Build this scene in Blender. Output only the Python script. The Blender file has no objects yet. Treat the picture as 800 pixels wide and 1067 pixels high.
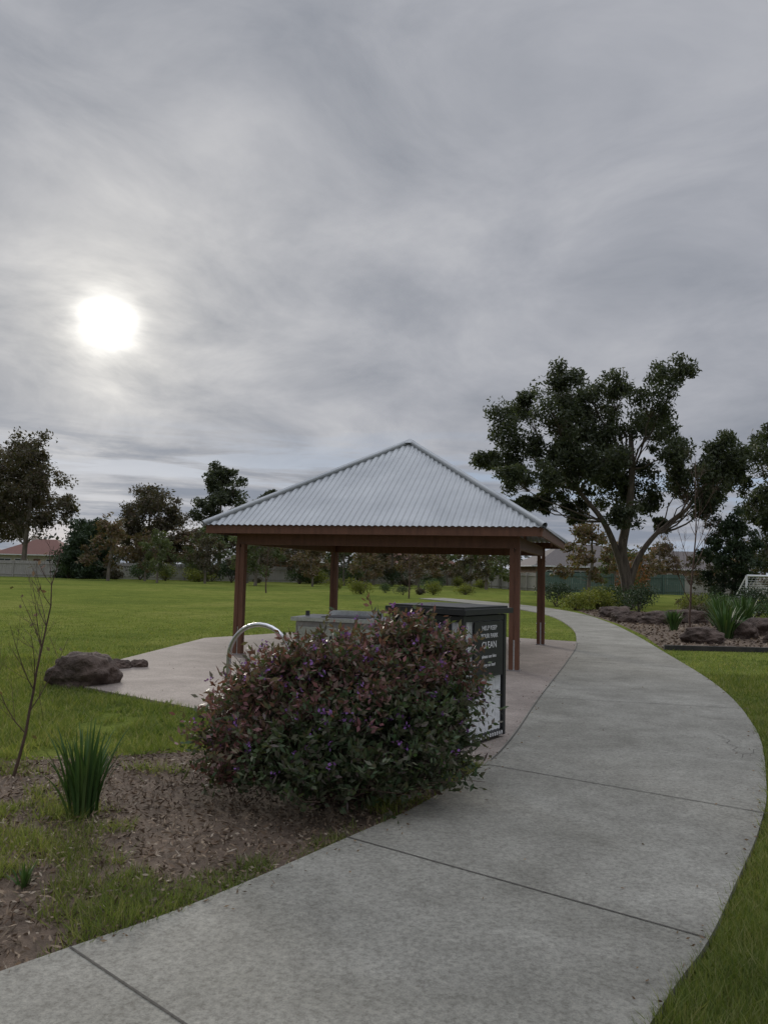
import bpy, bmesh, math
import numpy as np
from mathutils import Matrix, Vector, noise as mnoise

rng = np.random.default_rng(7)
scene = bpy.context.scene
COL = scene.collection
scene.view_settings.view_transform = 'Standard'
scene.view_settings.look = 'None'
scene.view_settings.exposure = 0

# ------------------------------------------------------------------ mesh utils
def mk(name, parts, mats, smooth=False, parent=None, loc=None, rotz=None, coll=True):
    """parts: list of (V Nx3, F MxK, material index)"""
    Vs=[];starts=[];loops=[];mi=[];off=0;lc=0
    for V,F,m in parts:
        V=np.asarray(V,dtype=np.float64).reshape(-1,3);F=np.asarray(F,dtype=np.int64)
        if len(F)==0: continue
        k=F.shape[1]
        Vs.append(V);loops.append((F+off).ravel())
        starts.append(lc+np.arange(len(F))*k);lc+=len(F)*k
        mi.append(np.full(len(F),m));off+=len(V)
    V=np.concatenate(Vs);L=np.concatenate(loops);S=np.concatenate(starts);M=np.concatenate(mi)
    me=bpy.data.meshes.new(name)
    me.vertices.add(len(V));me.vertices.foreach_set('co',V.ravel().astype(np.float32))
    me.loops.add(len(L));me.loops.foreach_set('vertex_index',L.astype(np.int32))
    me.polygons.add(len(S));me.polygons.foreach_set('loop_start',S.astype(np.int32))
    me.polygons.foreach_set('material_index',M.astype(np.int32))
    me.update(calc_edges=True)
    me.polygons.foreach_set('use_smooth',np.full(len(S),bool(smooth)))
    for m in mats: me.materials.append(m)
    ob=bpy.data.objects.new(name,me)
    if coll: COL.objects.link(ob)
    if parent: ob.parent=parent
    if loc is not None: ob.location=loc
    if rotz is not None: ob.rotation_euler=(0,0,rotz)
    return ob

def empty(name,loc=(0,0,0),rotz=0):
    e=bpy.data.objects.new(name,None);COL.objects.link(e);e.location=loc;e.rotation_euler=(0,0,rotz);return e

BF=np.array([[0,3,2,1],[4,5,6,7],[0,1,5,4],[1,2,6,5],[2,3,7,6],[3,0,4,7]])
def box(c,s,rot=0.0):
    x,y,z=[v/2 for v in s]
    V=np.array([[-x,-y,-z],[x,-y,-z],[x,y,-z],[-x,y,-z],[-x,-y,z],[x,-y,z],[x,y,z],[-x,y,z]])
    cr,sr=math.cos(rot),math.sin(rot)
    V=np.stack([V[:,0]*cr-V[:,1]*sr,V[:,0]*sr+V[:,1]*cr,V[:,2]],1)+np.array(c)
    return V,BF
def beam(p0,p1,w,h):
    """rectangular beam between two points, w horizontal width, h height"""
    p0=np.array(p0,float);p1=np.array(p1,float);d=p1-p0;d/=np.linalg.norm(d)
    up=np.array([0,0,1.]) if abs(d[2])<.95 else np.array([1.,0,0])
    s=np.cross(d,up);s/=np.linalg.norm(s);u=np.cross(s,d)
    V=[]
    for p in (p0,p1):
        for a,b in((-1,-1),(1,-1),(1,1),(-1,1)): V.append(p+s*a*w/2+u*b*h/2)
    return np.array(V),np.array([[0,1,2,3],[7,6,5,4],[0,4,5,1],[1,5,6,2],[2,6,7,3],[3,7,4,0]])
def tube(P,R,n=6):
    P=np.asarray(P,float);R=np.asarray(R,float);k=len(P)
    T=np.gradient(P,axis=0);T/=np.linalg.norm(T,axis=1)[:,None]+1e-9
    ref=np.array([0.31,0.95,0.05]) 
    if abs(np.dot(T.mean(0),ref))>.9: ref=np.array([1.,0,0])
    A=np.cross(T,ref);A/=np.linalg.norm(A,axis=1)[:,None]+1e-9
    B=np.cross(T,A)
    th=np.arange(n)/n*2*np.pi
    V=P[:,None,:]+R[:,None,None]*(np.cos(th)[None,:,None]*A[:,None,:]+np.sin(th)[None,:,None]*B[:,None,:])
    V=V.reshape(-1,3)
    i=np.arange(k-1)[:,None]*n;j=np.arange(n)[None,:];j2=(j+1)%n
    F=np.stack([i+j,i+j2,i+n+j2,i+n+j],-1).reshape(-1,4)
    return V,F
def bez(p0,p1,p2,n=7):
    t=np.linspace(0,1,n)[:,None]
    return (1-t)**2*np.array(p0,float)+2*t*(1-t)*np.array(p1,float)+t*t*np.array(p2,float)
def unit(n,r=rng):
    v=r.normal(size=(n,3));return v/np.linalg.norm(v,axis=1)[:,None]
def leafquads(C,L,W,r=rng,D=None,droop=0.0):
    """diamond leaf quads at centres C; L,W length & width (arrays or scalars)"""
    n=len(C)
    if D is None: D=unit(n,r)
    D=D.copy();D[:,2]-=droop;D/=np.linalg.norm(D,axis=1)[:,None]+1e-9
    S=np.cross(D,unit(n,r));S/=np.linalg.norm(S,axis=1)[:,None]+1e-9
    L=(np.ones(n)*L*(.7+.6*r.random(n)))[:,None];W=(np.ones(n)*W*(.7+.6*r.random(n)))[:,None]
    V=np.stack([C-D*L/2,C+S*W/2-D*L*.05,C+D*L/2,C-S*W/2-D*L*.05],1).reshape(-1,3)
    return V,np.arange(4*n).reshape(n,4)
def ipoly(P,poly):
    x,y=P[:,0],P[:,1];ins=np.zeros(len(P),bool);n=len(poly)
    for i in range(n):
        x0,y0=poly[i];x1,y1=poly[(i+1)%n]
        if y0==y1: continue
        c=((y0>y)!=(y1>y))&(x<(x1-x0)*(y-y0)/(y1-y0)+x0);ins^=c
    return ins
_g=np.random.default_rng(3).random((128,128))
def vnoise(P,s):
    x=P[:,0]/s+50;y=P[:,1]/s+50;xi=np.floor(x).astype(int);yi=np.floor(y).astype(int);fx=x-xi;fy=y-yi
    fx=fx*fx*(3-2*fx);fy=fy*fy*(3-2*fy)
    g=lambda a,b:_g[a%128,b%128]
    return (g(xi,yi)*(1-fx)+g(xi+1,yi)*fx)*(1-fy)+(g(xi,yi+1)*(1-fx)+g(xi+1,yi+1)*fx)*fy
def catmull(P,m=8):
    P=np.array(P,float);Q=np.vstack([2*P[0]-P[1],P,2*P[-1]-P[-2]]);out=[]
    for i in range(1,len(Q)-2):
        for t in np.arange(m)/m:
            a,b,c,d=Q[i-1],Q[i],Q[i+1],Q[i+2]
            out.append(.5*((2*b)+(-a+c)*t+(2*a-5*b+4*c-d)*t*t+(-a+3*b-3*c+d)*t**3))
    out.append(P[-1]);return np.array(out)

# ------------------------------------------------------------------ materials
def newmat(name):
    m=bpy.data.materials.new(name);m.use_nodes=True
    nt=m.node_tree;return m,nt,nt.nodes,nt.links,nt.nodes['Principled BSDF']
def ramp(nt,cols,fac):
    r=nt.nodes.new('ShaderNodeValToRGB');e=r.color_ramp.elements
    while len(e)<len(cols): e.new(.5)
    for i,(p,c) in enumerate(cols): e[i].position=p;e[i].color=(*c,1)
    nt.links.new(fac,r.inputs[0]);return r.outputs[0]
def nz(nt,scale,detail=6,rough=.55,vec=None,dist=0):
    n=nt.nodes.new('ShaderNodeTexNoise');n.inputs['Scale'].default_value=scale;n.inputs['Detail'].default_value=detail
    n.inputs['Roughness'].default_value=rough;n.inputs['Distortion'].default_value=dist
    if vec is not None: nt.links.new(vec,n.inputs['Vector'])
    return n.outputs['Fac']
def ocoord(nt,scale=(1,1,1)):
    t=nt.nodes.new('ShaderNodeTexCoord');mp=nt.nodes.new('ShaderNodeMapping');mp.inputs['Scale'].default_value=scale
    nt.links.new(t.outputs['Object'],mp.inputs[0]);return mp.outputs[0]
def mixc(nt,a,b,fac,mode='MIX'):
    m=nt.nodes.new('ShaderNodeMix');m.data_type='RGBA';m.blend_type=mode
    for s,v in((m.inputs[6],a),(m.inputs[7],b)):
        if isinstance(v,tuple): s.default_value=(*v,1)
        else: nt.links.new(v,s)
    if isinstance(fac,(int,float)): m.inputs[0].default_value=fac
    else: nt.links.new(fac,m.inputs[0])
    return m.outputs[2]
def bump(nt,h,strength,dist=.01):
    b=nt.nodes.new('ShaderNodeBump');b.inputs['Strength'].default_value=strength;b.inputs['Distance'].default_value=dist
    nt.links.new(h,b.inputs['Height']);return b.outputs[0]
def noisemat(name,c1,c2,scale=5,rough=.8,bs=.3,bd=.01,metal=0,stretch=(1,1,1),fine=None):
    m,nt,N,Lk,b=newmat(name);v=ocoord(nt,stretch);f=nz(nt,scale,6,.6,v)
    c=ramp(nt,[(.3,c1),(.7,c2)],f)
    f2=nz(nt,fine or scale*12,3,.6,v)
    c=mixc(nt,c,ramp(nt,[(.3,(.6,.6,.6)),(.7,(1.25,1.25,1.25))],f2),.5,'MULTIPLY')
    Lk.new(c,b.inputs['Base Color']);b.inputs['Roughness'].default_value=rough;b.inputs['Metallic'].default_value=metal
    if bs: Lk.new(bump(nt,f2,bs,bd),b.inputs['Normal'])
    return m
def leafmat(name,cols,trans=.25,rough=.6,tcol=None,vs=.6,det=1,lo=(.6,.6,.6),hi=(1.3,1.3,1.3)):
    m,nt,N,Lk,b=newmat(name)
    g=N.new('ShaderNodeNewGeometry')
    c=ramp(nt,[(i/(len(cols)-1),cc) for i,cc in enumerate(cols)],g.outputs['Random Per Island'])
    f=nz(nt,vs,det,.6,ocoord(nt))
    c=mixc(nt,c,ramp(nt,[(.35,lo),(.65,hi)],f),.6,'MULTIPLY')
    Lk.new(c,b.inputs['Base Color']);b.inputs['Roughness'].default_value=rough
    b.inputs['Specular IOR Level'].default_value=.25
    if trans>0:
        t=N.new('ShaderNodeBsdfTranslucent');Lk.new(mixc(nt,c,(1.2,1.3,.6),1,'MULTIPLY'),t.inputs[0])
        mx=N.new('ShaderNodeMixShader');mx.inputs[0].default_value=trans
        Lk.new(b.outputs[0],mx.inputs[1]);Lk.new(t.outputs[0],mx.inputs[2]);Lk.new(mx.outputs[0],N['Material Output'].inputs[0])
    return m

M_bark=noisemat('bark',(.05,.038,.03),(.14,.11,.085),3,.9,.6,.03,stretch=(3,3,.6))
M_barkpale=noisemat('bark_pale',(.1,.085,.07),(.26,.22,.18),2,.85,.5,.02,stretch=(3,3,.6))
M_twig=noisemat('twig',(.05,.03,.022),(.11,.065,.045),8,.8,.2)
M_euc=leafmat('eucalypt_leaf',[(.04,.052,.03),(.06,.074,.042),(.09,.1,.06),(.05,.062,.04)],.28)
M_eucred=leafmat('eucalypt_leaf_bronze',[(.08,.06,.045),(.085,.085,.05),(.12,.085,.06),(.065,.07,.045)],.28)
M_dark=leafmat('dark_leaf',[(.028,.044,.026),(.045,.066,.034),(.035,.055,.028)],.2)
M_autumn=leafmat('autumn_leaf',[(.17,.1,.075),(.12,.11,.06),(.2,.12,.08),(.1,.11,.06)],.3)
M_olive=leafmat('olive_leaf',[(.09,.12,.05),(.12,.14,.06),(.1,.11,.06)],.3)
M_orange=leafmat('orange_leaf',[(.3,.1,.03),(.2,.08,.03),(.12,.07,.03)],.3)
M_yellow=leafmat('yellowgreen_leaf',[(.14,.16,.03),(.2,.2,.04),(.08,.11,.03)],.3)
M_hedge=leafmat('hedge_leaf',[(.045,.075,.03),(.07,.11,.04),(.055,.08,.035)],.25)
M_far=leafmat('far_leaf',[(.07,.085,.07),(.09,.1,.085),(.1,.1,.085)],0)
M_bush=leafmat('bush_leaf',[(.045,.075,.035),(.08,.105,.05),(.11,.1,.07),(.055,.095,.042),(.11,.075,.075)],.28,.42,vs=3)
M_bushred=leafmat('bush_leaf_bronze',[(.15,.08,.075),(.26,.11,.12),(.1,.11,.06),(.2,.095,.1),(.08,.11,.05)],.28,.42,vs=3)
M_flower=leafmat('purple_flower',[(.2,.08,.3),(.28,.13,.4),(.15,.06,.2)],.25,.6)
M_strap=leafmat('strap_leaf',[(.04,.08,.025),(.06,.12,.035),(.1,.14,.05)],.2,.45)
M_grassb=leafmat('grass_blade',[(.1,.14,.036),(.14,.182,.046),(.185,.215,.062),(.28,.265,.12)],.42,.7,vs=.55,det=4,lo=(.5,.6,.55),hi=(1.5,1.3,1.4))
M_chip=leafmat('wood_chip',[(.1,.065,.042),(.17,.12,.08),(.26,.2,.14),(.06,.04,.027),(.36,.3,.23)],0.0,.95)
M_litter=leafmat('leaf_litter',[(.12,.08,.05),(.18,.12,.07),(.24,.18,.11)],0.0,.9)
M_rock=noisemat('rock_basalt',(.04,.028,.022),(.14,.1,.08),2.4,.95,1.0,.05,fine=22)
M_wood=noisemat('stained_timber',(.1,.04,.02),(.165,.07,.038),4,.6,.25,.005,stretch=(4,4,.5))
M_steel=noisemat('brushed_steel',(.5,.5,.5),(.62,.62,.63),3,.3,.05,.002,metal=1)
M_black=noisemat('black_powdercoat',(.012,.012,.013),(.02,.02,.021),5,.45,.05,.002)
M_white=noisemat('white_colorbond',(.62,.63,.64),(.72,.73,.74),2,.45,.03,.002)
M_text=noisemat('white_lettering',(.7,.7,.7),(.8,.8,.8),5,.6,0)
M_bbq=noisemat('grey_panel',(.2,.19,.18),(.3,.29,.27),3,.45,.05,.002)
M_joint=noisemat('joint_dark',(.05,.047,.04),(.1,.09,.075),30,.95,.3)
M_edge=noisemat('dark_edging',(.02,.02,.02),(.05,.045,.04),8,.8,.2)
M_brick=noisemat('brick_wall',(.2,.12,.085),(.32,.2,.14),3,.85,.3)
M_cream=noisemat('render_wall',(.42,.38,.32),(.52,.48,.42),2,.85,.2)
M_tilegrey=noisemat('roof_tile_grey',(.1,.085,.08),(.16,.14,.13),6,.8,.4,stretch=(1,1,6))
M_tilered=noisemat('roof_tile_red',(.13,.06,.045),(.19,.09,.07),6,.8,.4,stretch=(1,1,6))
M_glass=noisemat('window_glass',(.02,.025,.03),(.04,.045,.05),2,.1,0)
M_fence=noisemat('paling_fence',(.3,.28,.26),(.44,.42,.39),3,.9,.3,stretch=(5,5,.5))
M_teal=noisemat('green_steel_fence',(.07,.12,.1),(.1,.155,.13),3,.6,.1)

# galvanised roof sheet
def roofmat():
    m,nt,N,Lk,b=newmat('galvanised_roof_sheet');v=ocoord(nt)
    f=nz(nt,1.3,6,.6,v);c=ramp(nt,[(.3,(.28,.295,.305)),(.7,(.38,.395,.4))],f)
    Lk.new(c,b.inputs['Base Color']);b.inputs['Metallic'].default_value=.3;b.inputs['Roughness'].default_value=.42
    return m
M_roof=roofmat()

def concrete(name,c1,c2,tint):
    m,nt,N,Lk,b=newmat(name);v=ocoord(nt)
    a=nz(nt,.8,7,.65,v,.6);c=ramp(nt,[(.35,c1),(.65,c2)],a)
    d=nz(nt,3.2,8,.75,v);c=mixc(nt,c,ramp(nt,[(.35,(.78,.77,.76)),(.62,(1.1,1.1,1.1))],d),.75,'MULTIPLY')
    f=nz(nt,45,4,.75,v);c=mixc(nt,c,ramp(nt,[(.35,(.6,.58,.55)),(.52,(1.05,1.05,1.05)),(.68,(1.4,1.38,1.35))],f),.8,'MULTIPLY')
    vo=N.new('ShaderNodeTexVoronoi');vo.inputs['Scale'].default_value=95;Lk.new(v,vo.inputs['Vector'])
    c=mixc(nt,c,ramp(nt,[(.0,tint),(.28,(1,1,1))],vo.outputs['Distance']),.65,'MULTIPLY')
    Lk.new(c,b.inputs['Base Color']);b.inputs['Roughness'].default_value=.85
    h=mixc(nt,f,vo.outputs['Distance'],.5)
    Lk.new(bump(nt,h,.5,.005),b.inputs['Normal']);return m
M_path=concrete('path_concrete',(.16,.154,.128),(.245,.238,.205),(.4,.37,.33))
M_slab=concrete('slab_concrete',(.18,.15,.128),(.27,.23,.2),(.5,.4,.36))

def groundmat():
    m,nt,N,Lk,b=newmat('grass_ground');v=ocoord(nt)
    a=nz(nt,.12,8,.7,v,.6);c=ramp(nt,[(.32,(.1,.135,.038)),(.5,(.15,.185,.046)),(.68,(.21,.225,.07))],a)
    d=nz(nt,1.6,8,.75,v);c=mixc(nt,c,ramp(nt,[(.3,(.55,.6,.55)),(.7,(1.35,1.28,1.25))],d),.8,'MULTIPLY')
    f=nz(nt,30,5,.7,v);c=mixc(nt,c,ramp(nt,[(.3,(.5,.5,.45)),(.7,(1.35,1.3,1.2))],f),.8,'MULTIPLY')
    Lk.new(c,b.inputs['Base Color']);b.inputs['Roughness'].default_value=1;b.inputs['Specular IOR Level'].default_value=0
    Lk.new(bump(nt,f,.8,.04),b.inputs['Normal']);return m
M_ground=groundmat()
M_mulch=noisemat('mulch_soil',(.07,.048,.032),(.15,.105,.072),6,.95,.8,.02,fine=90)

# ------------------------------------------------------------------ world
SAZ=math.radians(-20.4);SEL=math.radians(16.7)
sd=Vector((math.sin(SAZ)*math.cos(SEL),math.cos(SAZ)*math.cos(SEL),math.sin(SEL)))
w=bpy.data.worlds.new('World');scene.world=w;w.use_nodes=True
nt=w.node_tree;N=nt.nodes;Lk=nt.links;bg=N['Background']
def MA(op,a,b=None,c=None,clamp=False):
    n=N.new('ShaderNodeMath');n.operation=op;n.use_clamp=clamp
    for i,v in enumerate((a,b,c)):
        if v is None: continue
        if isinstance(v,(int,float)): n.inputs[i].default_value=v
        else: Lk.new(v,n.inputs[i])
    return n.outputs[0]
tc=N.new('ShaderNodeTexCoord');D=tc.outputs['Generated']
sep=N.new('ShaderNodeSeparateXYZ');Lk.new(D,sep.inputs[0]);dx,dy,dz=sep.outputs
zz=MA('MAXIMUM',dz,0.0);den=MA('ADD',zz,.22)
cmb=N.new('ShaderNodeCombineXYZ');Lk.new(MA('DIVIDE',dx,den),cmb.inputs[0]);Lk.new(MA('DIVIDE',dy,den),cmb.inputs[1]);Lk.new(MA('MULTIPLY',zz,2.2),cmb.inputs[2])
mp=N.new('ShaderNodeMapping');mp.inputs['Location'].default_value=(3.1,1.7,0);mp.inputs['Rotation'].default_value=(0,0,math.radians(-50));mp.inputs['Scale'].default_value=(1,.8,1);Lk.new(cmb.outputs[0],mp.inputs[0])
P=mp.outputs[0]
n1=nz(nt,.8,5,.5,P,.3);n2=nz(nt,2.4,7,.6,P,.35)
dot=N.new('ShaderNodeVectorMath');dot.operation='DOT_PRODUCT';nrm=N.new('ShaderNodeVectorMath');nrm.operation='NORMALIZE'
Lk.new(D,nrm.inputs[0]);Lk.new(nrm.outputs[0],dot.inputs[0]);dot.inputs[1].default_value=sd
ang=MA('MULTIPLY',MA('ARCCOSINE',MA('MINIMUM',dot.outputs['Value'],.999999)),180/math.pi)
def expo(s): return MA('EXPONENT',MA('MULTIPLY',ang,-1.0/s))
cloud=ramp(nt,[(.34,(.265,.285,.33)),(.5,(.37,.385,.43)),(.66,(.49,.5,.535))],MA('ADD',MA('MULTIPLY',n1,.5),MA('MULTIPLY',n2,.5)))
# brighter overhead: overcast zenith boosted out of view to light the ground
zen_boost=MA('MULTIPLY',MA('SMOOTH_MIN',MA('MAXIMUM',MA('SUBTRACT',dz,.62),0.0),.38,.05),10.5)
vm=N.new('ShaderNodeVectorMath');vm.operation='SCALE';Lk.new(cloud,vm.inputs[0]);Lk.new(MA('ADD',zen_boost,1.0),vm.inputs['Scale'])
# glow of the sun through the cloud
h1=N.new('ShaderNodeVectorMath');h1.operation='SCALE';h1.inputs[0].default_value=(1,.92,.74);Lk.new(MA('MULTIPLY',MA('ADD',MA('MULTIPLY',expo(3.2),.5),MA('MULTIPLY',expo(14),.2)),MA('ADD',MA('MULTIPLY',n2,2.6),-.3)),h1.inputs['Scale'])
h2=N.new('ShaderNodeVectorMath');h2.operation='SCALE';h2.inputs[0].default_value=(1,.97,.9)
Lk.new(MA('MULTIPLY',MA('EXPONENT',MA('MULTIPLY',MA('POWER',MA('DIVIDE',ang,MA('ADD',.6,MA('MULTIPLY',n2,2.2))),2.0),-1.0)),1.3),h2.inputs['Scale'])
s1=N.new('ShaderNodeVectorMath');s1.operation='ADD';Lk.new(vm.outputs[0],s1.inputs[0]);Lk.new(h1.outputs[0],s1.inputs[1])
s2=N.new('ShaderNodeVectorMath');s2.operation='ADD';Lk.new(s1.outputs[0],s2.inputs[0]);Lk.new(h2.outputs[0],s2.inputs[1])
sky=N.new('ShaderNodeTexSky');sky.sky_type='NISHITA';sky.sun_disc=False;sky.sun_elevation=SEL;sky.sun_rotation=SAZ
ss=N.new('ShaderNodeVectorMath');ss.operation='SCALE';Lk.new(sky.outputs[0],ss.inputs[0]);ss.inputs['Scale'].default_value=.05
ss2=mixc(nt,ss.outputs[0],(.36,.46,.62),.85)
# bands of darker stratus and breaks low over the horizon
mp2=N.new('ShaderNodeMapping');mp2.inputs['Scale'].default_value=(2.2,2.2,22);mp2.inputs['Location'].default_value=(0,0,.6);Lk.new(D,mp2.inputs[0])
n3=nz(nt,1.6,6,.6,mp2.outputs[0],.3)
low=MA('MULTIPLY',MA('SUBTRACT',.19,dz,clamp=True),14.0,clamp=True)
band=mixc(nt,s2.outputs[0],(.2,.235,.3),MA('MULTIPLY',MA('MULTIPLY',low,MA('MULTIPLY',MA('SUBTRACT',.5,n3),9.0,clamp=True)),.7))
brk=MA('MULTIPLY',low,MA('MULTIPLY',MA('SUBTRACT',n3,.49),10.0,clamp=True),clamp=True)
fin=mixc(nt,band,ss2,MA('MULTIPLY',brk,.8))
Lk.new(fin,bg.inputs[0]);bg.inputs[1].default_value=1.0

sl=bpy.data.lights.new('sun','SUN');sl.energy=1.5;sl.angle=math.radians(12);sl.color=(1,.93,.82)
so=bpy.data.objects.new('sun',sl);COL.objects.link(so);so.rotation_euler=sd.to_track_quat('Z','Y').to_euler()

# ------------------------------------------------------------------ camera
th=math.radians(4.4);r=math.radians(1.4)
R0=Vector((1,0,0));U0=Vector((0,-math.sin(th),math.cos(th)));F0=Vector((0,math.cos(th),math.sin(th)))
Rc=R0*math.cos(r)+U0*math.sin(r);Uc=U0*math.cos(r)-R0*math.sin(r)
cam=bpy.data.cameras.new('camera');cam.sensor_fit='VERTICAL';cam.sensor_height=24;cam.lens=24*800/1067;cam.clip_end=3000;cam.clip_start=.05
co=bpy.data.objects.new('camera',cam);COL.objects.link(co)
mt=Matrix((Rc,Uc,-F0)).transposed().to_4x4();mt.translation=Vector((0,0,1.6));co.matrix_world=mt
scene.camera=co

# ------------------------------------------------------------------ ground, path, slab
g=900
mk('ground',[(np.array([[-g,-g,0],[g,-g,0],[g,g,0],[-g,g,0]]),[[0,1,2,3]],0)],[M_ground])
Lp=[(-6.5,-2.6),(-3.9,.3),(-2.6,1.75),(-1.43,3.07),(-.85,3.7),(-.18,4.63),(.31,5.36),(.88,6.49),(1.3,7.63),(2.02,9.95),(3.45,14.39),(4.53,18),(5.76,23.47),(6.55,30.3),(6.1,35.5),(4.4,41),(2.2,46)]
Rp=[(-4.6,-4.2),(-2.0,-1.2),(-.4,.9),(1.02,2.89),(1.44,3.45),(1.84,4.07),(2.41,4.98),(3.02,6.11),(4.03,8.4),(5.03,11.68),(6.05,16.67),(6.97,21.39),(7.76,26.31),(8.3,32.3),(7.8,38),(6,43.5),(3.8,48)]
La=catmull(Lp);Ra=catmull(Rp)
pathpoly=np.vstack([La,Ra[::-1]])
def strip(A,B,z,skirt=.08,sub=1):
    k=len(A);V=np.vstack([np.c_[A,np.full(k,z)],np.c_[B,np.full(k,z)],np.c_[A,np.full(k,z-skirt)],np.c_[B,np.full(k,z-skirt)]])
    i=np.arange(k-1)
    F=np.vstack([np.c_[i,i+k,i+k+1,i+1],np.c_[i,i+1,i+2*k+1,i+2*k],np.c_[i+k,i+3*k,i+3*k+1,i+k+1]])
    return V,F
V,F=strip(La,Ra,.035);mk('footpath',[(V,F,0)],[M_path])
def slabmesh(name,poly,z,mat,skirt=.1):
    bm=bmesh.new();vs=[bm.verts.new((x,y,z)) for x,y in poly];f=bm.faces.new(vs)
    if f.normal.z<0 or True: bm.normal_update()
    if f.normal.z<0: f.normal_flip()
    lo=[bm.verts.new((x,y,z-skirt)) for x,y in poly];n=len(poly)
    for i in range(n): bm.faces.new((vs[i],vs[(i+1)%n],lo[(i+1)%n],lo[i]))
    bm.faces.ensure_lookup_table()
    me=bpy.data.meshes.new(name);bmesh.ops.triangulate(bm,faces=[bm.faces[0]]);bm.to_mesh(me);bm.free();me.materials.append(mat)
    o=bpy.data.objects.new(name,me);COL.objects.link(o);return o
slabpoly=[(-3.78,9.99),(-1.58,8.34),(.25,6.95),(.9,6.45),(1.5,7.63),(2.3,9.95),(3.7,14.39),(4.7,18),(4.72,18.6),(2.6,19.7),(-1.3,20.4),(-3.9,17.2),(-4.35,12.78)]
slabmesh('shelter_slab',slabpoly,.027,M_slab)
# joints
jp=[]
def jline(a,b,wd=.009,z=.039):
    a=np.array(a);b=np.array(b);d=(b-a)/np.linalg.norm(b-a);n=np.array([-d[1],d[0]])*wd/2
    jp.append((np.array([[*(a-n),z],[*(b-n),z],[*(b+n),z],[*(a+n),z]]),np.array([[0,1,2,3]]),0))
jline((-.17,4.65),(1.45,3.49));jline((.9,6.45),(2.68,5.27));jline((-1.24,3.27),(.28,1.98))
jline((2.0,10.0),(4.5,9.5));jline((3.4,14.3),(5.5,13.6),.012);jline((4.5,18),(6.25,17.5),.014);jline((5.4,22),(7.1,21.7),.016);jline((6.1,26),(7.75,26),.02)
m8=[p for p in La if 6.5<=p[1]<=18.2]
for a,b in zip(m8[:-1],m8[1:]): jline(a+np.array([.02,0]),b+np.array([.02,0]),.014,.0395)
for cr in ([(3.2,6.9),(3.28,7.05),(3.25,7.2),(3.36,7.33),(3.33,7.5),(3.42,7.62),(3.4,7.95)],[(3.28,7.05),(3.4,7.1),(3.47,7.25),(3.6,7.3)]):
    for a,b in zip(cr[:-1],cr[1:]): jline(a,b,.004,.0392)
mk('path_joints',jp,[M_joint])
mulchpoly=[(-9,6.2),(-6,6.5),(-2.94,6.3),(-2.2,6.55),(-1.48,6.8),(-.9,7.2),(-.2,7.25),(.25,6.9),(.86,6.42),(.3,5.36),(-.18,4.63),(-.85,3.7),(-1.45,3.06),(-2.62,1.75),(-3.2,1.2),(-6,1.8),(-9,3)]
slabmesh('mulch_bed',mulchpoly,.008,M_mulch,.05)
bedpoly=[(6.3,17.3),(8.7,17.3),(13,18.2),(17,22),(17,30),(12,36),(9.2,37),(8.6,32.3),(8.05,26.3),(7.25,21.4),(6.6,18.6)]
slabmesh('garden_bed',bedpoly,.008,M_mulch,.05)
mk('garden_edging',[(*beam((6.3,17.27,.05),(8.7,17.27,.05),.08,.12),0),(*beam((8.7,17.27,.05),(13,18.17,.05),.08,.12),0)],[M_edge])

# ------------------------------------------------------------------ grass blades
def blades(n,y0,y1,hh,wd,fade=False):
    u=rng.random(n);Y=y0*(y1/y0)**u
    X=(rng.random(n)*2-1)*(Y*.62+1.0)
    P=np.c_[X,Y]
    keep=~ipoly(P,pathpoly)&~ipoly(P,slabpoly)&~ipoly(P,bedpoly)
    if fade: keep&=rng.random(n)>np.clip((Y-14)/(y1-14),0,1)**.7
    inm=ipoly(P,mulchpoly)
    nn=vnoise(P,.55)*.6+vnoise(P,.17)*.4
    dl=np.min(np.abs(P[:,None,0]-La[None,16:72:2,0])**2+(P[:,None,1]-La[None,16:72:2,1])**2,axis=1)**.5
    verge=np.exp(-(dl/.33)**2)
    gg=nn+verge*.36-.1*np.exp(-((P[:,0]+.2)**2+(P[:,1]-5.6)**2)/1.0)
    gm=(gg+.16*(rng.random(n)-.5)>.71)&inm
    bare_=(nn+.12*(rng.random(n)-.5)<.38)&(P[:,1]<8.4)&(P[:,0]<0)
    keep&=(gm|((~inm)&~bare_))
    P=P[keep];Y=P[:,1];n=len(P)
    sc=np.clip(Y/5,.8,4)
    fadeh=np.clip(1.2-Y/45,.5,1) if fade else 1.0
    tuft=vnoise(P,.5)*.6+vnoise(P,.14)*.5
    H=hh*fadeh*(.5+.9*rng.random(n))*(0.35+1.3*tuft)*np.where(ipoly(P,mulchpoly),1.1,1.0);W=wd*sc
    a=rng.random(n)*2*np.pi;ln=rng.random(n)*1.3
    dirx=np.cos(a);diry=np.sin(a);b=rng.random(n)*2*np.pi
    bx=np.cos(b)*W/2;by=np.sin(b)*W/2;z=np.zeros(n)
    V=np.stack([np.c_[P[:,0]-bx,P[:,1]-by,z],np.c_[P[:,0]+bx,P[:,1]+by,z],np.c_[P[:,0]+dirx*ln*H,P[:,1]+diry*ln*H,H]],1).reshape(-1,3)
    return V,np.arange(3*n).reshape(n,3)
p=[]
for i in range(3):
    V,F=blades(110000,2.3,13,.058,.0075);p.append((V,F,0))
V,F=blades(120000,11,45,.04,.006,True);p.append((V,F,0))
mk('grass',p,[M_grassb])

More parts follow.
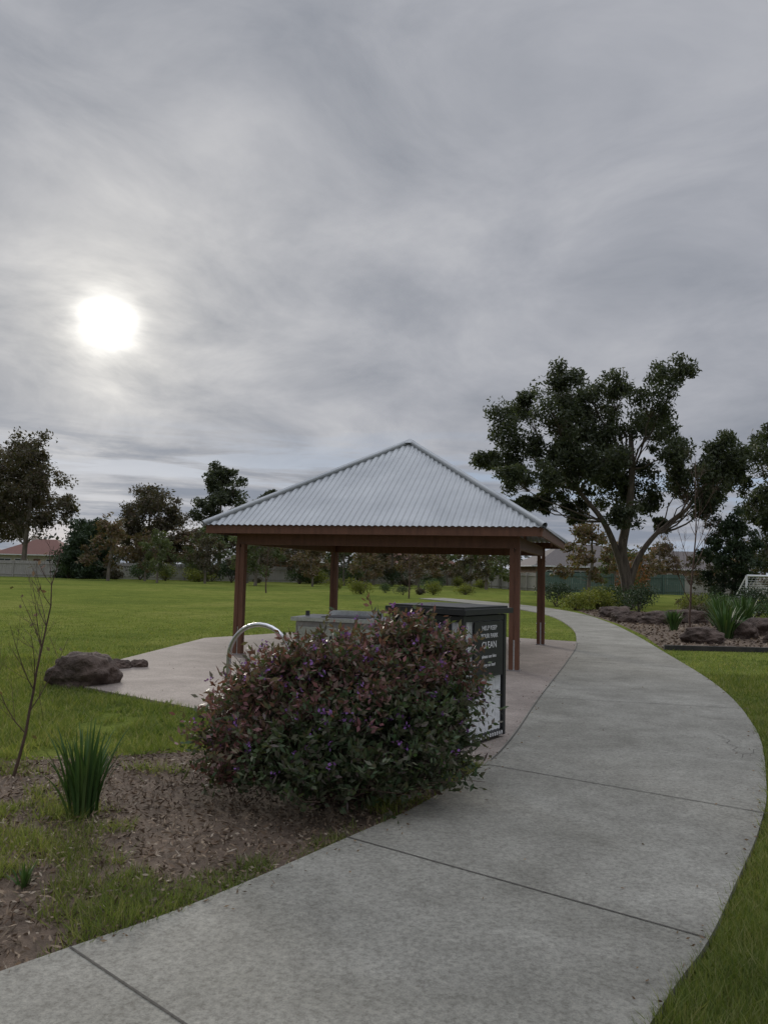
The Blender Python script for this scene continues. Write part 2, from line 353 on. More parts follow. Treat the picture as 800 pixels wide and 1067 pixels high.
# wood chips
n=48000;P=np.c_[-5.5+7*rng.random(n),1.8+5.6*rng.random(n)];P=P[ipoly(P,mulchpoly)];n=len(P)
C=np.c_[P,.012+.03*rng.random(n)];Dd=unit(n);Dd[:,2]*=.5
V,F=leafquads(C,.038*(.5+rng.random(n)),.012,rng,Dd);
P2=np.c_[6+11*rng.random(9000),17+20*rng.random(9000)];P2=P2[ipoly(P2,bedpoly)];D2=unit(len(P2));D2[:,2]*=.3
V2,F2=leafquads(np.c_[P2,.02+.02*rng.random(len(P2))],.1,.05,rng,D2)
mk('wood_chip_mulch',[(V,F,0),(V2,F2,0)],[M_chip])
# leaf litter blown onto the concrete edges
ia=rng.integers(20,110,500);base_=np.where((rng.random(500)<.6)[:,None],La[ia],Ra[ia]);Pl=base_+rng.normal(size=(500,2))*np.array([.1,.1]);Pl=np.vstack([Pl,np.c_[-3.5+8*rng.random(120),7+11*rng.random(120)],np.c_[-1+4*rng.random(30),3+5*rng.random(30)]])
Pl=Pl[ipoly(Pl,pathpoly)|ipoly(Pl,slabpoly)];Dl=unit(len(Pl));Dl[:,2]*=.15
V,F=leafquads(np.c_[Pl,np.full(len(Pl),.044)],.026,.01,rng,Dl);mk('leaf_litter',[(V,F,0)],[M_litter])

# ------------------------------------------------------------------ shelter
cx,cy=.505,15.87;ROT=math.radians(-16.5)
sh=empty('picnic_shelter',(cx,cy,0),ROT)
W=3.02;ZE=2.36;RISE=1.93
ns=int(2*W/.11*6);s=np.linspace(-W,W,ns+1);parts=[]
nv=np.array([0,-RISE,W]);nv=nv/np.linalg.norm(nv)
for k in range(4):
    off=.011*np.cos(2*np.pi*s/.11)
    T=[]
    for f in (0,.5,1.0):
        yy=-W+f*(W-np.abs(s));z=ZE+RISE*(W+yy)/W
        T.append(np.c_[s,yy,z]+off[:,None]*nv)
    V=np.vstack(T);m=len(s);i=np.arange(m-1);F=np.vstack([np.c_[i,i+1,i+1+m,i+m],np.c_[i+m,i+1+m,i+1+2*m,i+2*m]])
    a=k*math.pi/2;c_,s_=math.cos(a),math.sin(a)
    V=np.c_[V[:,0]*c_-V[:,1]*s_,V[:,0]*s_+V[:,1]*c_,V[:,2]];parts.append((V,F,0))
mk('roof_sheeting',parts,[M_roof],True,sh)
parts=[]
for sx,sy in((1,1),(1,-1),(-1,1),(-1,-1)):
    parts.append((*tube([[sx*W,sy*W,ZE+.02],[sx*W*.5,sy*W*.5,ZE+RISE*.5+.02],[0,0,ZE+RISE+.02]],[.055,.055,.055],8),0))
parts.append((*tube([[0,0,ZE+RISE-.03],[0,0,ZE+RISE+.03],[0,0,ZE+RISE+.08]],[.16,.1,.01],12),0))
mk('ridge_capping',parts,[M_roof],True,sh)
parts=[]
wf=W-.06
for k in range(4):
    a=k*math.pi/2;c_,s_=math.cos(a),math.sin(a)
    rt=lambda p:(p[0]*c_-p[1]*s_,p[0]*s_+p[1]*c_,p[2])
    e=.02 if k%2 else -.022
    parts.append((*beam(rt((-wf+e,-wf,ZE-.075)),rt((wf-e,-wf,ZE-.075)),.04,.15),0))
    # bearer
    parts.append((*beam(rt((-2.56+e,-2.5,2.13)),rt((2.56-e,-2.5,2.13)),.09,.2),0))
    for t in np.arange(-2.7,2.71,.6):
        y1=-abs(t)-.05
        z0=ZE+RISE*.08/W-.1;z1=ZE+RISE*(W+y1)/W-.1
        if y1<-wf+.1: continue
        parts.append((*beam(rt((t,-wf+.03,z0)),rt((t,y1,z1)),.045,.12),0))
    parts.append((*beam(rt((-wf,-wf,ZE-.09)),rt((0,0,ZE+RISE-.13)),.06,.16),0))
mk('roof_frame',parts,[M_wood],False,sh)
parts=[]
for sx,sy in((1,1),(1,-1),(-1,1),(-1,-1)):
    x,y=sx*2.5,sy*2.5
    parts.append((*box((x-.05*sx,y,1.03),(.07,.12,2.0)),0));parts.append((*box((x+.05*sx,y,1.03),(.07,.12,2.0)),0))
    parts.append((*box((x,y,1.25),(.03,.1,1.45)),0))
    parts.append((*box((x,y,.29),(.028,.09,.5)),1));parts.append((*box((x,y,.035),(.2,.2,.014)),1))
    for z in(.3,.5,1.9): parts.append((*tube([[x-.1,y,z],[x+.1,y,z]],[.012,.012],6),1))
mk('posts',parts,[M_wood,M_steel],False,sh)

# ------------------------------------------------------------------ bin enclosure
be=empty('bin_enclosure',(0,0,0),0)
d1=np.array([.608,.794]);d2=np.array([-.794,.608]);S=.8
near=np.array([.74,6.98]);cen=near+d1*S/2+d2*S/2
be.location=(cen[0],cen[1],.03);be.rotation_euler=(0,0,math.atan2(d1[1],d1[0]))
h=S/2;fr=[];wp=[];ck=[]
for a in(-1,1):
    for b in(-1,1): fr.append((*box((a*(h-.02),b*(h-.02),.6),(.045,.045,1.16)),0))
for z in(.05,1.15):
    for a in(-1,1):
        fr.append((*box((0,a*(h-.021),z),(S-.09,.04,.05)),0));fr.append((*box((a*(h-.021),0,z),(.04,S-.09,.05)),0))
fr.append((*box((0,0,1.215),(S+.1,S+.1,.05)),0));fr.append((*box((0,0,1.25),(S+.02,S+.02,.02)),0))
mk('frame_and_lid',fr,[M_black],False,be)
q=np.linspace(-h+.045,h-.045,121);o=.008*np.cos(2*np.pi*q/.06);pts=[]
for k in range(4):
    a=k*math.pi/2;V=np.vstack([np.c_[q,-h+.028+o,np.full(121,.08)],np.c_[q,-h+.028+o,np.full(121,1.12)]])
    i=np.arange(120);F=np.c_[i,i+1,i+122,i+121];c_,s_=math.cos(a),math.sin(a)
    pts.append((np.c_[V[:,0]*c_-V[:,1]*s_,V[:,0]*s_+V[:,1]*c_,V[:,2]],F,0))
mk('corrugated_panels',pts,[M_white],True,be)
mk('sign_boards',[(*box((.05,-h-.004,.86),(S-.26,.014,.52)),0),(*box((-h-.004,0,.86),(.014,S-.26,.52)),0)],[M_black],False,be)
def text(body,size,loc,rot,parent,mat):
    c=bpy.data.curves.new('lettering','FONT');c.body=body;c.size=size;c.extrude=.0015;c.align_x='CENTER';c.materials.append(mat)
    o=bpy.data.objects.new('lettering',c);COL.objects.link(o);o.parent=parent;o.location=loc;o.rotation_euler=rot;return o
for t_,z_,s_ in(('HELP KEEP',1.04,.06),('YOUR PARK',.965,.06),('CLEAN',.87,.09),('please use bins',.78,.045),('dogs on lead',.7,.045)):
    text(t_,s_,(.05,-h-.0135,z_),(math.pi/2,0,0),be,M_text)
    text(t_,s_,(-h-.0135,0,z_),(math.pi/2,0,-math.pi/2),be,M_text)
tr=[]
for i in range(16):
    tr.append((*box((-h+.07+i*.044,-h-.003,.05),(.016,.008,.03)),0));tr.append((*box((-h-.003,-h+.07+i*.044,.05),(.008,.016,.03)),0))
mk('checker_trim',tr,[M_text],False,be)

# ------------------------------------------------------------------ barbecue
bb=empty('barbecue',(-.45,10.9,.03),ROT)
ps=[(*box((0,0,.44),(1.3,.75,.82)),0),(*box((0,0,.02),(1.2,.66,.04)),2),(*box((0,0,.885),(1.42,.86,.05)),1),(*box((0,0,.914),(.66,.5,.012)),2),(*box((0,.3,.95),(.8,.06,.07)),1)]
for a in(-.33,.33): ps.append((*box((a,-.381,.45),(.56,.014,.66)),1));ps.append((*box((a-.2*np.sign(a),-.395,.6),(.02,.02,.14)),2))
for a in(-.55,.5): ps.append((*tube([[a,-.2,.92],[a,-.2,.99]],[.03,.03],10),2))
mk('cabinet',ps,[M_bbq,M_steel,M_black],False,bb)

# ------------------------------------------------------------------ bike rack hoop
P0=np.array([-1.83,9.4]);P1=np.array([-1.03,9.0]);mid=(P0+P1)/2;R=np.linalg.norm(P1-P0)/2;dv=(P1-P0)/(2*R)
pts=[[*P0,.03],[*P0,.3],[*P0,.52]]
for a in np.linspace(math.pi,0,17)[1:-1]: q_=mid+dv*R*math.cos(a);pts.append([*q_,.52+R*math.sin(a)*.92])
pts+=[[*P1,.52],[*P1,.3],[*P1,.03]]
ps=[(*tube(pts,[.028]*len(pts),12),0)]
for q_ in(P0,P1): ps.append((*tube([[*q_,.027],[*q_,.036],[*q_,.037]],[.07,.07,.001],16),0))
mk('bike_rack',ps,[M_steel],True)

# ------------------------------------------------------------------ rocks
def rock(name,loc,s,seed,rz=0):
    bm=bmesh.new();bmesh.ops.create_icosphere(bm,subdivisions=5,radius=1)
    for v in bm.verts:
        c=v.co.copy();o=Vector((seed*3.1,seed*1.7,seed*.9))
        d=1+.34*mnoise.noise(c*1.1+o)+.2*mnoise.noise(c*2.5+o)+.09*mnoise.noise(c*6+o)+.045*mnoise.noise(c*14+o)
        c=c*d
        c.z=math.copysign(min(abs(c.z),.85+.2*mnoise.noise(c*2+o)),c.z)
        v.co=Vector((c.x*s[0],c.y*s[1],c.z*s[2]))
    me=bpy.data.meshes.new(name);bm.to_mesh(me);bm.free();me.materials.append(M_rock)
    for p_ in me.polygons: p_.use_smooth=True
    o=bpy.data.objects.new(name,me);COL.objects.link(o);o.location=loc;o.rotation_euler=(0,0,rz)
rock('boulder',(-3.95,10.35,.13),(.45,.4,.34),5,.3)
rock('boulder',(-4.0,11.9,.05),(.16,.13,.12),2)
rock('boulder',(-3.75,12.1,.05),(.13,.12,.1),3)
rock('boulder',(8.1,19.4,.12),(.5,.4,.3),4)
rock('boulder',(9.7,21.3,.15),(.6,.45,.4),5)
rock('boulder',(11.2,22.6,.15),(.6,.5,.4),6)
rock('boulder',(9.7,26.9,.12),(.7,.5,.35),7)
rock('boulder',(8.8,27.6,.12),(.6,.4,.3),8)
rock('boulder',(10.9,27.9,.12),(.8,.5,.4),9)
rock('boulder',(10.3,19.7,.12),(.5,.4,.33),10)
rock('boulder',(9.2,30.5,.12),(.6,.5,.35),11)

# ------------------------------------------------------------------ flowering bush
def bush(name,clumps,nspray,mats,llen,lw,seed,flowers=0,sl=.27,nl=14,stems=40):
    r=np.random.default_rng(seed);clumps=np.array(clumps,float);cen=clumps[:,:3].mean(0);base=np.array([cen[0],cen[1],0])
    wts=clumps[:,3]**2;k=r.choice(len(clumps),nspray,p=wts/wts.sum())
    C=clumps[k];d=unit(nspray,r);d[:,2]=np.where(d[:,2]<-.3,-d[:,2]*.5,d[:,2])
    A=C[:,:3]+d*C[:,3:4]*(.35+.55*r.random((nspray,1)))
    dirn=d+np.array([0,0,.55])+r.normal(size=(nspray,3))*.35;dirn/=np.linalg.norm(dirn,axis=1)[:,None]
    LL=sl*(.35+1.0*r.random(nspray)**1.8)
    t=np.linspace(.05,1,nl)
    P=A[:,None,:]+dirn[:,None,:]*(LL[:,None]*t[None,:])[:,:,None];P[:,:,2]-=(t**2*.05)[None,:]
    P=P.reshape(-1,3)+r.normal(size=(nspray*nl,3))*.012
    dd=np.repeat(dirn,nl,0)*.6+unit(nspray*nl,r)
    dd/=np.linalg.norm(dd,axis=1)[:,None]
    ok=P[:,2]>.03;P=P[ok];dd=dd[ok]
    V,F=leafquads(P+dd*llen/2,llen,lw,r,dd)
    zr=P[:,2]+.6*(vnoise(P[:,:2]*1.0,.25)-.5)-.3*(P[:,0]-cen[0])
    red=zr>np.quantile(zr,.5)
    red&=r.random(len(red))<.75
    parts=[(V.reshape(-1,4,3)[~red].reshape(-1,3),np.arange(4*(~red).sum()).reshape(-1,4),0),(V.reshape(-1,4,3)[red].reshape(-1,3),np.arange(4*red.sum()).reshape(-1,4),1)]
    for i in range(0,nspray,3):
        parts.append((*tube([A[i]-dirn[i]*.1,A[i]+dirn[i]*LL[i]],[.004,.0015],3),2))
    for i in range(stems):
        c=clumps[r.integers(len(clumps))];b0=base+np.array([r.normal()*.12,r.normal()*.12,0]);e=c[:3]+unit(1,r)[0]*c[3]*.5
        parts.append((*tube(bez(b0,(b0+e)/2+np.array([0,0,-.1]),e,6),np.linspace(.018,.005,6),5),2))
    if flowers:
        i=r.integers(0,nspray,flowers);i=i[(A[i,2]>.3)]
        T=A[i]+dirn[i]*LL[i][:,None];
        T=np.repeat(T,6,0)+r.normal(size=(len(T)*6,3))*.014
        V,F=leafquads(T,.028,.018,r);parts.append((V,F,3))
    return mk(name,parts,mats)
bc=[(-.98,5.5,.3,.26),(-.68,5.3,.36,.32),(-.62,5.8,.6,.36),(-.3,5.3,.45,.34),(-.3,5.75,.78,.34),(.0,5.5,.64,.36),(.08,5.95,.93,.26),(.34,5.75,.6,.32),(.42,6.1,.86,.27),(.58,6.2,.62,.2),(.22,5.4,.34,.3),(-.1,5.12,.24,.28),(-.55,5.1,.22,.26),(.25,6.1,.96,.22),(.42,5.8,.33,.26),(-1.0,5.8,.5,.22),(-.9,5.25,.2,.2),(.2,5.3,.18,.22),(-.3,5.0,.2,.2),(-.5,5.6,.8,.24),(-.78,5.6,.66,.24),(.34,5.6,.2,.22)]
bush('flowering_shrub',bc,3500,[M_bush,M_bushred,M_twig,M_flower],.058,.025,5,flowers=400)

# ------------------------------------------------------------------ strap-leaf plants
def strap(name,loc,H,n,seed,spread=.5,w=.014,mat=M_strap):
    r=np.random.default_rng(seed);parts=[]
    for i in range(n):
        a=r.random()*2*math.pi;sp=spread*(r.random()**.8)*H;hh=H*(.55+.5*r.random())
        b=np.array([math.cos(a)*.05*r.random()*3*H,math.sin(a)*.05*r.random()*3*H,0]);e=b+np.array([math.cos(a)*sp,math.sin(a)*sp,hh*(1-.25*sp/H)])
        m_=b+np.array([math.cos(a)*sp*.3,math.sin(a)*sp*.3,hh*.65])
        P=bez(b,m_,e,7);sd_=np.array([-math.sin(a),math.cos(a),0])+r.normal(size=3)*.3;sd_/=np.linalg.norm(sd_)
        wd=w*np.array([.8,1,1.1,1,.8,.5,.03])/2
        V=np.vstack([P-sd_*wd[:,None],P+sd_*wd[:,None]]);j=np.arange(6);parts.append((V,np.c_[j,j+7,j+8,j+1],0))
    return mk(name,parts,[mat],True,None,loc)
strap('mat_rush',(-1.86,5.0,0),.6,110,3,.42,.018)
strap('mat_rush',(-1.72,3.9,0),.14,25,4,.6,.01)
for i,(x,y,hh) in enumerate([(9.3,20.9,1.1),(10.3,23.5,1.2),(11.4,24.4,1.2),(12.0,23.2,.9),(8.9,23.6,.7),(13,25.5,1.1)]): strap('flax_plant',(x,y,0),hh,90,20+i,.5,.05)

# ------------------------------------------------------------------ bare saplings
def bare(name,loc,H,seed,r0,nb=14,leaf=0,lean=(0,0),up=1.0):
    r=np.random.default_rng(seed);parts=[];tips=[]
    n=12;t=np.linspace(0,1,n);P=np.c_[lean[0]*t+np.cumsum(r.normal(size=n))*.012*H/2,lean[1]*t+np.cumsum(r.normal(size=n))*.012*H/2,t*H];P[0]=0
    R=r0*(1-.85*t);parts.append((*tube(P,R,7),0))
    def branch(p,d,L,rad,lev):
        m_=p+d*L*.5+r.normal(size=3)*.05*L;e=p+d*L+np.array([0,0,.25*L*up])+r.normal(size=3)*.06*L
        Q=bez(p,m_,e,5);parts.append((*tube(Q,np.linspace(rad,rad*.35,5),5 if lev==0 else 3),0));tips.append(e)
        if lev<2:
            for k in range(4 if lev==0 else 3):
                f=.3+.65*r.random();q=Q[int(f*4)];dd=d+r.normal(size=3)*.55+np.array([0,0,.2]);dd/=np.linalg.norm(dd);branch(q,dd,L*(.35+.25*r.random()),rad*.5,lev+1)
    for i in range(nb):
        f=.22+.75*(i+r.random())/nb;q=P[min(int(f*(n-1)),n-2)];a=r.random()*6.28;dd=np.array([math.cos(a)*.6,math.sin(a)*.6,.9]);dd/=np.linalg.norm(dd)
        branch(q,dd,H*.3*(1.15-f*.8),r0*.4*(1.1-f*.7),0)
    if leaf:
        T=np.array(tips);T=T[r.integers(0,len(T),leaf)]+r.normal(size=(leaf,3))*.04;V,F=leafquads(T,.05,.025,r);parts.append((V,F,1))
    return mk(name,parts,[M_twig,M_autumn],True,None,loc)
bare('bare_sapling',(-2.71,5.86,0),1.75,11,.013,13,20,(.2,.1))
bare('bare_sapling',(8.55,21.4,0),5.1,13,.035,16,0,(.1,0))
bare('bare_sapling',(-31,60,0),6,17,.09,16,0)
bare('bare_sapling',(-7.5,50,0),4.2,18,.05,14,0)
bare('bare_sapling',(1.6,46,0),3.8,19,.05,14,0)

# ------------------------------------------------------------------ trees
def tree_from_clumps(name,loc,trunk,clumps,mats,seed,leafL,leafW,per,r0,fork,sub=7,bark=M_bark,droop=.5,rotz=None,flat=.8):
    r=np.random.default_rng(seed);parts=[]
    trunk=np.array(trunk,float);parts.append((*tube(catmull(trunk,4),np.linspace(r0,r0*.3,(len(trunk)-1)*4+1),10),0))
    LC=[]
    for (x,y,z,R) in clumps:
        c=np.array([x,y,z]);starts=np.array(fork)
        dd=np.linalg.norm((starts-c)*np.array([1,1,.7]),axis=1)+np.where(starts[:,2]>z-.5,5,0);s0=starts[np.argmin(dd)]
        m_=(s0*.45+c*.55);m_[2]=s0[2]+(c[2]-s0[2])*.4;m_+=r.normal(size=3)*.25
        Q=bez(s0,m_,c,8);Q[1:-1]+=r.normal(size=(6,3))*.06;rad=r0*(.11+.07*r.random())*(.6+R/2.5)
        parts.append((*tube(Q,np.linspace(rad,rad*.25,8),6),0))
        for k in range(sub):
            o=unit(1,r)[0]*R*(.35+.7*r.random())*np.array([1,1,flat]);sc=c+o;sr=R*(.3+.28*r.random())
            parts.append((*tube(bez(Q[5],(Q[5]+sc)/2+r.normal(size=3)*.1,sc,4),np.linspace(rad*.3,rad*.1,4),3),0))
            m=int(per*(.6+.8*r.random()));q=unit(m,r)*(r.random((m,1))**.6*1.15)*sr*np.array([1,1,flat])+sc
            LC.append(q)
    LC=np.vstack(LC);D=unit(len(LC),r);V,F=leafquads(LC,leafL,leafW,r,D,droop)
    parts.append((V,F,1))
    return mk(name,parts,[bark]+mats,False,None,loc,rotz)

# hero gum tree
pc=[(530,440,24),(513,472,16),(524,503,15),(552,412,20),(548,462,22),(585,395,19),(575,428,25),(560,497,20),(600,455,26),(588,500,20),(622,408,23),(650,390,18),(690,392,19),(672,415,25),(702,430,18),(635,440,28),(665,463,27),(625,490,25),(697,468,20),(650,508,22),(682,512,19),(722,500,20),(745,472,20),(764,488,16),(738,520,16),(608,528,14),(548,524,12),(706,540,10),(628,470,24),(655,430,26),(600,415,20),(735,490,20),(642,535,14),(612,435,24),(648,480,26),(680,440,22),(538,480,18),(600,485,20),(668,490,22),(755,462,16),(715,478,18),(752,508,14),(578,470,18),(570,520,12)]
r_=np.random.default_rng(21);cl=[]
for x,y,R in pc: cl.append(((x-653-(632-y)*.0244)*.0525,r_.normal()*1.4,(632-y)*.0525-.25,R*.0525*1.08))
tree_from_clumps('eucalyptus_tree',(13.33,42.02,0),[(0,0,-.1),(.05,0,.8),(-.1,.1,2),(-.25,.1,3.2),(.1,0,5.2),(.3,.1,7.5),(.2,0,9.5)],cl,[M_euc],31,.26,.095,118,.4,
 [(-.1,.1,1.8),(-.25,.1,3.2),(-1.3,0,4.6),(1.6,0,4.0),(.1,0,5.2),(.3,.1,7.5),(-2.6,.2,6.3)],13,flat=.85)
mk('eucalyptus_limbs',[(*tube(catmull([(-.05,0,1.2),(-.5,.05,2.8),(-1.3,0,4.6),(-2.6,.2,6.3),(-3.6,.2,8)],4),np.linspace(.24,.06,17),8),0),
 (*tube(catmull([(.1,0,1.0),(.6,0,2.6),(1.6,0,4.0),(3.2,0,5.3),(4.4,0,7)],4),np.linspace(.2,.05,17),8),0)],[M_bark],True,bpy.data.objects['eucalyptus_tree'])

def gen_tree(name,loc,H,Wd,seed,mat,nc=16,bark=M_bark,low=.35,leafL=.35,per=60,sub=6,droop=.4,thin=1.0):
    r=np.random.default_rng(seed);cl=[]
    for i in range(nc):
        z=low+(1-low)*(i+.5)/nc;prof=math.sin(math.pi*min(1,(z-low)/(1-low)*.82+.16))**.7
        a=i*2.4+r.normal()*.4;rr=Wd/2*prof*(.25+.6*r.random())
        R=Wd*(.15+.08*r.random())*thin
        cl.append((math.cos(a)*rr,math.sin(a)*rr,z*H-R*.5,R))
    ln=r.normal(size=2)*.03*H
    tr=[(0,0,-.1),(ln[0]*.2,ln[1]*.2,.2*H),(ln[0],ln[1],.45*H),(ln[0]*.8,ln[1],.65*H),(ln[0],ln[1],.88*H)]
    return tree_from_clumps(name,loc,tr,cl,[mat],seed,leafL,leafL*.4,per,.018*H+.03,[tr[1],tr[2],tr[3]],sub,bark,droop)
gen_tree('eucalyptus_tree',(-41,88,0),16.5,11,41,M_eucred,20,M_barkpale,.4,.45,80,9)
gen_tree('eucalyptus_tree',(-47,92,0),15,10,47,M_eucred,18,M_barkpale,.38,.45,80,9)
gen_tree('eucalyptus_tree',(-38,100,0),8,9,43,M_dark,14,M_bark,.2,.5,60,7)
gen_tree('eucalyptus_tree',(-27.5,90,0),11,10,44,M_eucred,20,M_bark,.25,.42,85,9)
gen_tree('wattle_tree',(-32.5,84,0),6.3,8,45,M_dark,18,M_bark,.12,.4,80,8)
gen_tree('eucalyptus_tree',(-19.5,92,0),14,8,46,M_euc,18,M_barkpale,.36,.45,80,9)
gen_tree('eucalyptus_tree',(-14.5,100,0),11.5,8,48,M_euc,16,M_bark,.36,.5,60,8)
gen_tree('eucalyptus_tree',(-10,108,0),12.5,7,49,M_eucred,14,M_bark,.36,.5,60,8)
gen_tree('eucalyptus_tree',(23.5,46,0),11.2,7.0,50,M_euc,16,M_barkpale,.32,.28,95,9,.4,.85)
gen_tree('eucalyptus_tree',(28,52,0),10,7,52,M_euc,14,M_barkpale,.3,.3,80,8,.4,.9)
gen_tree('cypress_tree',(18.6,41,0),5.2,3.4,51,M_dark,24,M_bark,.04,.2,95,7)
# young park trees (shared meshes)
base=[gen_tree('young_park_tree',(-24,78,0),5.0,4.2,60+i,[M_autumn,M_eucred,M_olive][i],13,M_barkpale,.32,.28,34,6,.2,.95) for i in range(3)]
base[1].location=(-17,74,0);base[2].location=(-21,72,0)
r_=np.random.default_rng(9)
spots=[(-27,76),(-14,80),(-11.5,70),(-9,84),(-6.5,72),(-4,80),(-1.5,69),(1,82),(3.5,74),(6,84),(8,70),(10.5,78),(-22,88),(-16,90),(-8,92),(0,94),(11,90),(20,66),(24,72),(28,66),(33,70),(16,60),(-4,90),(8,95),(29,80),(-12,91),(-19,84),(4,91),(-1,88),(13,84)]
for i,(x,y) in enumerate(spots):
    o=bpy.data.objects.new('young_park_tree',base[i%3 if i%4 else 0].data);COL.objects.link(o);s_=.8+.55*r_.random();o.location=(x,y,0);o.scale=(s_*1.15,s_*1.15,s_);o.rotation_euler=(0,0,r_.random()*6.28)

# shrubs near ground
def simple_shrub(name,loc,R,H,seed,mat,n=1400,leaf=.12):
    r=np.random.default_rng(seed);k=7;cc=np.c_[r.normal(size=(k,2))*R*.4,H*(.3+.35*r.random(k))]
    i=r.integers(0,k,n);q=cc[i]+unit(n,r)*(r.random((n,1))**.4)*np.array([R*.55,R*.55,H*.36]);q[:,2]=np.abs(q[:,2])
    V,F=leafquads(q,leaf,leaf*.45,r);parts=[(V,F,1)]
    for j in range(k): parts.append((*tube([[0,0,0],cc[j]*.5,cc[j]],[.03,.02,.01],4),0))
    return mk(name,parts,[M_bark,mat],False,None,loc)
sh_b=[simple_shrub('garden_shrub',(9.0,36,0),1.0,1.1,70,M_yellow),simple_shrub('garden_shrub',(10.3,37,0),1.0,1.2,71,M_yellow),
simple_shrub('garden_shrub',(14.2,33,0),1.0,1.1,72,M_hedge),simple_shrub('garden_shrub',(17,52,0),1.2,3.4,73,M_orange,1200,.16),simple_shrub('garden_shrub',(12.2,30,0),.8,.7,74,M_eucred),
simple_shrub('garden_shrub',(8.9,39.5,0),1.2,1.3,75,M_dark)]
for i in range(36):
    o=bpy.data.objects.new('garden_shrub',sh_b[[2,5,4,2,1,0][i%6]].data);COL.objects.link(o)
    if i<18: o.location=(-34+i*2.6+r_.normal()*.9,82.5+r_.normal()*1.2,0);s_=.9+1.1*r_.random()
    elif i<28: o.location=(10+r_.random()*7,29+r_.random()*14,0);s_=.6+.5*r_.random()
    else: o.location=(-3+(i-28)*1.3+r_.normal()*.6,54+r_.normal()*5,0);s_=.5+.5*r_.random()
    if i>=28 and 1<o.location.x<8 and o.location.y<50: o.location.y=53
    o.scale=(s_,s_,s_*(.9+.4*r_.random()));o.rotation_euler=(0,0,r_.random()*6.28)

# distant trees ring
r2=np.random.default_rng(77);n=420;a=r2.random(n)*2*np.pi;rad=140+60*r2.random(n)
HH=3.5+4.5*r2.random(n);cc=np.c_[np.sin(a)*rad,np.cos(a)*rad,HH*.55]
i=np.repeat(np.arange(n),75);q=cc[i]+unit(len(i),r2)*(r2.random((len(i),1))**.4)*np.c_[3.5+0*HH[i],3.5+0*HH[i],HH[i]*.5]
V,F=leafquads(q,1.1,.55,r2);mk('distant_trees',[(V,F,0)],[M_far])

# ------------------------------------------------------------------ fences
def fence(name,p0,p1,H=1.8,mat=M_fence):
    p0=np.array(p0,float);p1=np.array(p1,float);L=np.linalg.norm(p1-p0);d=(p1-p0)/L;rot=math.atan2(d[1],d[0]);parts=[];k=int(L/.2)
    for i in range(k):
        c=p0+d*(i+.5)*L/k;parts.append((*box((c[0],c[1],H/2+.02*math.sin(i*12.9)),(.185,.02,H),rot),0))
    nrm_=np.array([-d[1],d[0]])
    for z in(.3,H-.3):
        c=(p0+p1)/2-nrm_*.04;parts.append((*box((c[0],c[1],z),(L,.05,.08),rot),0))
    for i in range(int(L/2.4)+1):
        c=p0+d*min(i*2.4,L)-nrm_*.08;parts.append((*box((c[0],c[1],H/2),(.1,.1,H+.05),rot),0))
    return mk(name,parts,[mat])
fence('timber_fence',(-60,84),(-32,86));fence('timber_fence',(-32,86),(10,96));fence('timber_fence',(10,96),(15,75.5));fence('timber_fence',(29,75),(60,74))
fence('green_steel_fence',(15,75),(29,74),1.9,M_teal)

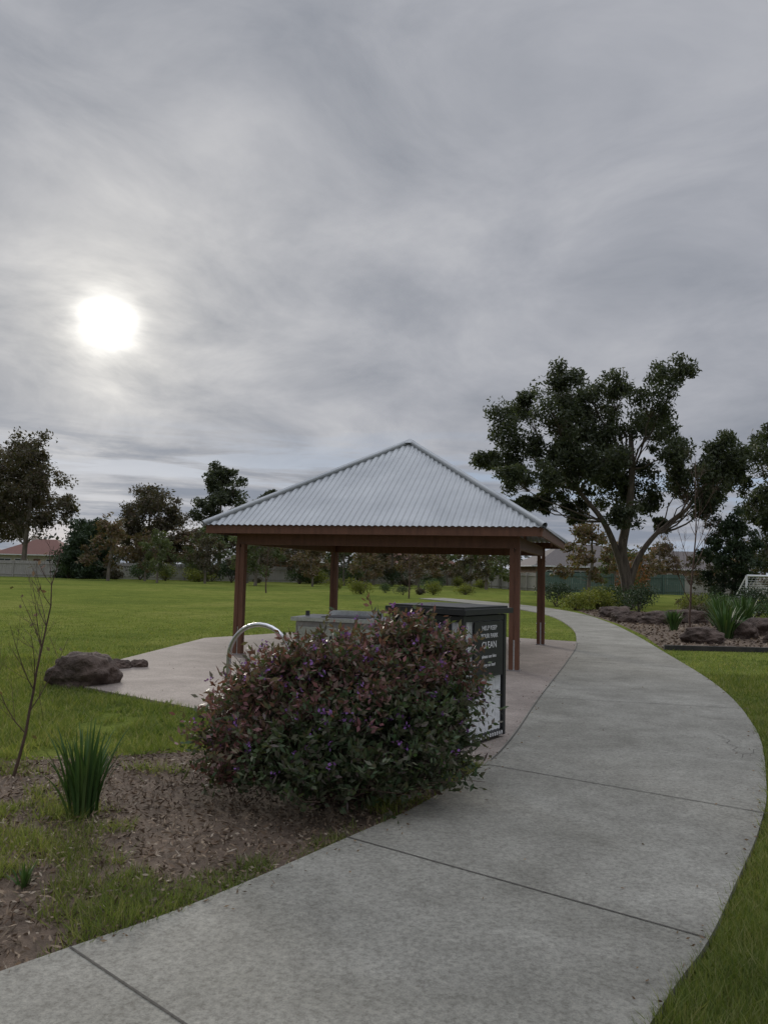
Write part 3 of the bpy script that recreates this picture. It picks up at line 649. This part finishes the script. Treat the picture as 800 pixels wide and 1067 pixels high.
# ------------------------------------------------------------------ houses
def house(name,loc,L,Wd,wall,roof,wallm,roofm,rot=0):
    e=empty(name,loc,rot)
    mk('walls',[(*box((0,0,wall/2),(L,Wd,wall)),0)],[wallm],False,e)
    l,w_=L/2+.5,Wd/2+.5;rl=l-w_;z0=wall-.05;z1=roof
    V=[(-l,-w_,z0),(l,-w_,z0),(l,w_,z0),(-l,w_,z0),(-rl,0,z1),(rl,0,z1)]
    mk('roof',[(V,[[0,1,5,4],[2,3,4,5]],0),(V,[[1,2,5],[3,0,4]],0),(V,[[3,2,1,0]],0)],[roofm],False,e)
    gt=[(*box((0,-w_-.05,z0+.02),(2*l,.1,.14)),0),(*box((0,w_+.05,z0+.02),(2*l,.1,.14)),0),(*box((l+.05,0,z0+.02),(.1,2*w_,.14)),0),(*box((-l-.05,0,z0+.02),(.1,2*w_,.14)),0)]
    mk('gutters',gt,[M_white],False,e)
    wn=[];fm=[]
    for x in(-L*.34,-L*.12,L*.3):
        fm.append((*box((x,-Wd/2-.03,1.45),(1.9,.08,1.4)),0));
        for k in(-1,1): wn.append((*box((x+k*.45,-Wd/2-.06,1.45),(.82,.06,1.22)),0))
    mk('window_frames',fm,[M_white],False,e);mk('windows',wn,[M_glass],False,e)
    mk('door',[(*box((L*.09,-Wd/2-.03,1.05),(.95,.08,2.1)),0)],[M_wood],False,e)
    mk('chimney',[(*box((-L*.2,.6,z1-.1),(.7,.5,1.3)),0)],[wallm],False,e)
house('brick_house',(22.5,88,0),13,9,2.6,5.2,M_brick,M_tilegrey,.1)
house('brick_house',(38.5,100,0),15,9,2.7,5.1,M_brick,M_tilegrey,-.1)
house('brick_house',(52,84,0),12,9,2.6,5.0,M_cream,M_tilered,.05)
house('brick_house',(-49,112,0),11,8,2.7,5.0,M_cream,M_tilered,-.1)
house('brick_house',(-66,118,0),14,9,2.7,5.4,M_brick,M_tilered,.1)
house('brick_house',(3,112,0),14,9,2.7,5.2,M_cream,M_tilered,.1)
house('brick_house',(-16,116,0),13,9,2.7,5.2,M_brick,M_tilegrey,-.1)

# ------------------------------------------------------------------ soccer goal
gp=[];ga=np.array([17.0,36.0]);gb=np.array([20.4,37.2]);gn=np.array([.33,-.94])
for q in(ga,gb): gp.append((*tube([[*q,0],[*q,1.8]],[.05,.05],8),0));gp.append((*tube([[*q,1.8],[*(q-gn*1.2),.03]],[.03,.03],6),0))
gp.append((*tube([[*ga,1.8],[*gb,1.8]],[.05,.05],8),0));gp.append((*tube([[*(ga-gn*1.2),.03],[*(gb-gn*1.2),.03]],[.03,.03],6),0))
for i in range(1,16):
    f=i/16;t_=ga+(gb-ga)*f;gp.append((*tube([[*t_,1.8],[*(t_-gn*1.2),.03]],[.006,.006],3),0))
    gp.append((*tube([[*(ga-gn*1.2*f),1.8*(1-f)],[*(gb-gn*1.2*f),1.8*(1-f)]],[.006,.006],3),0))
mk('soccer_goal',gp,[M_text])
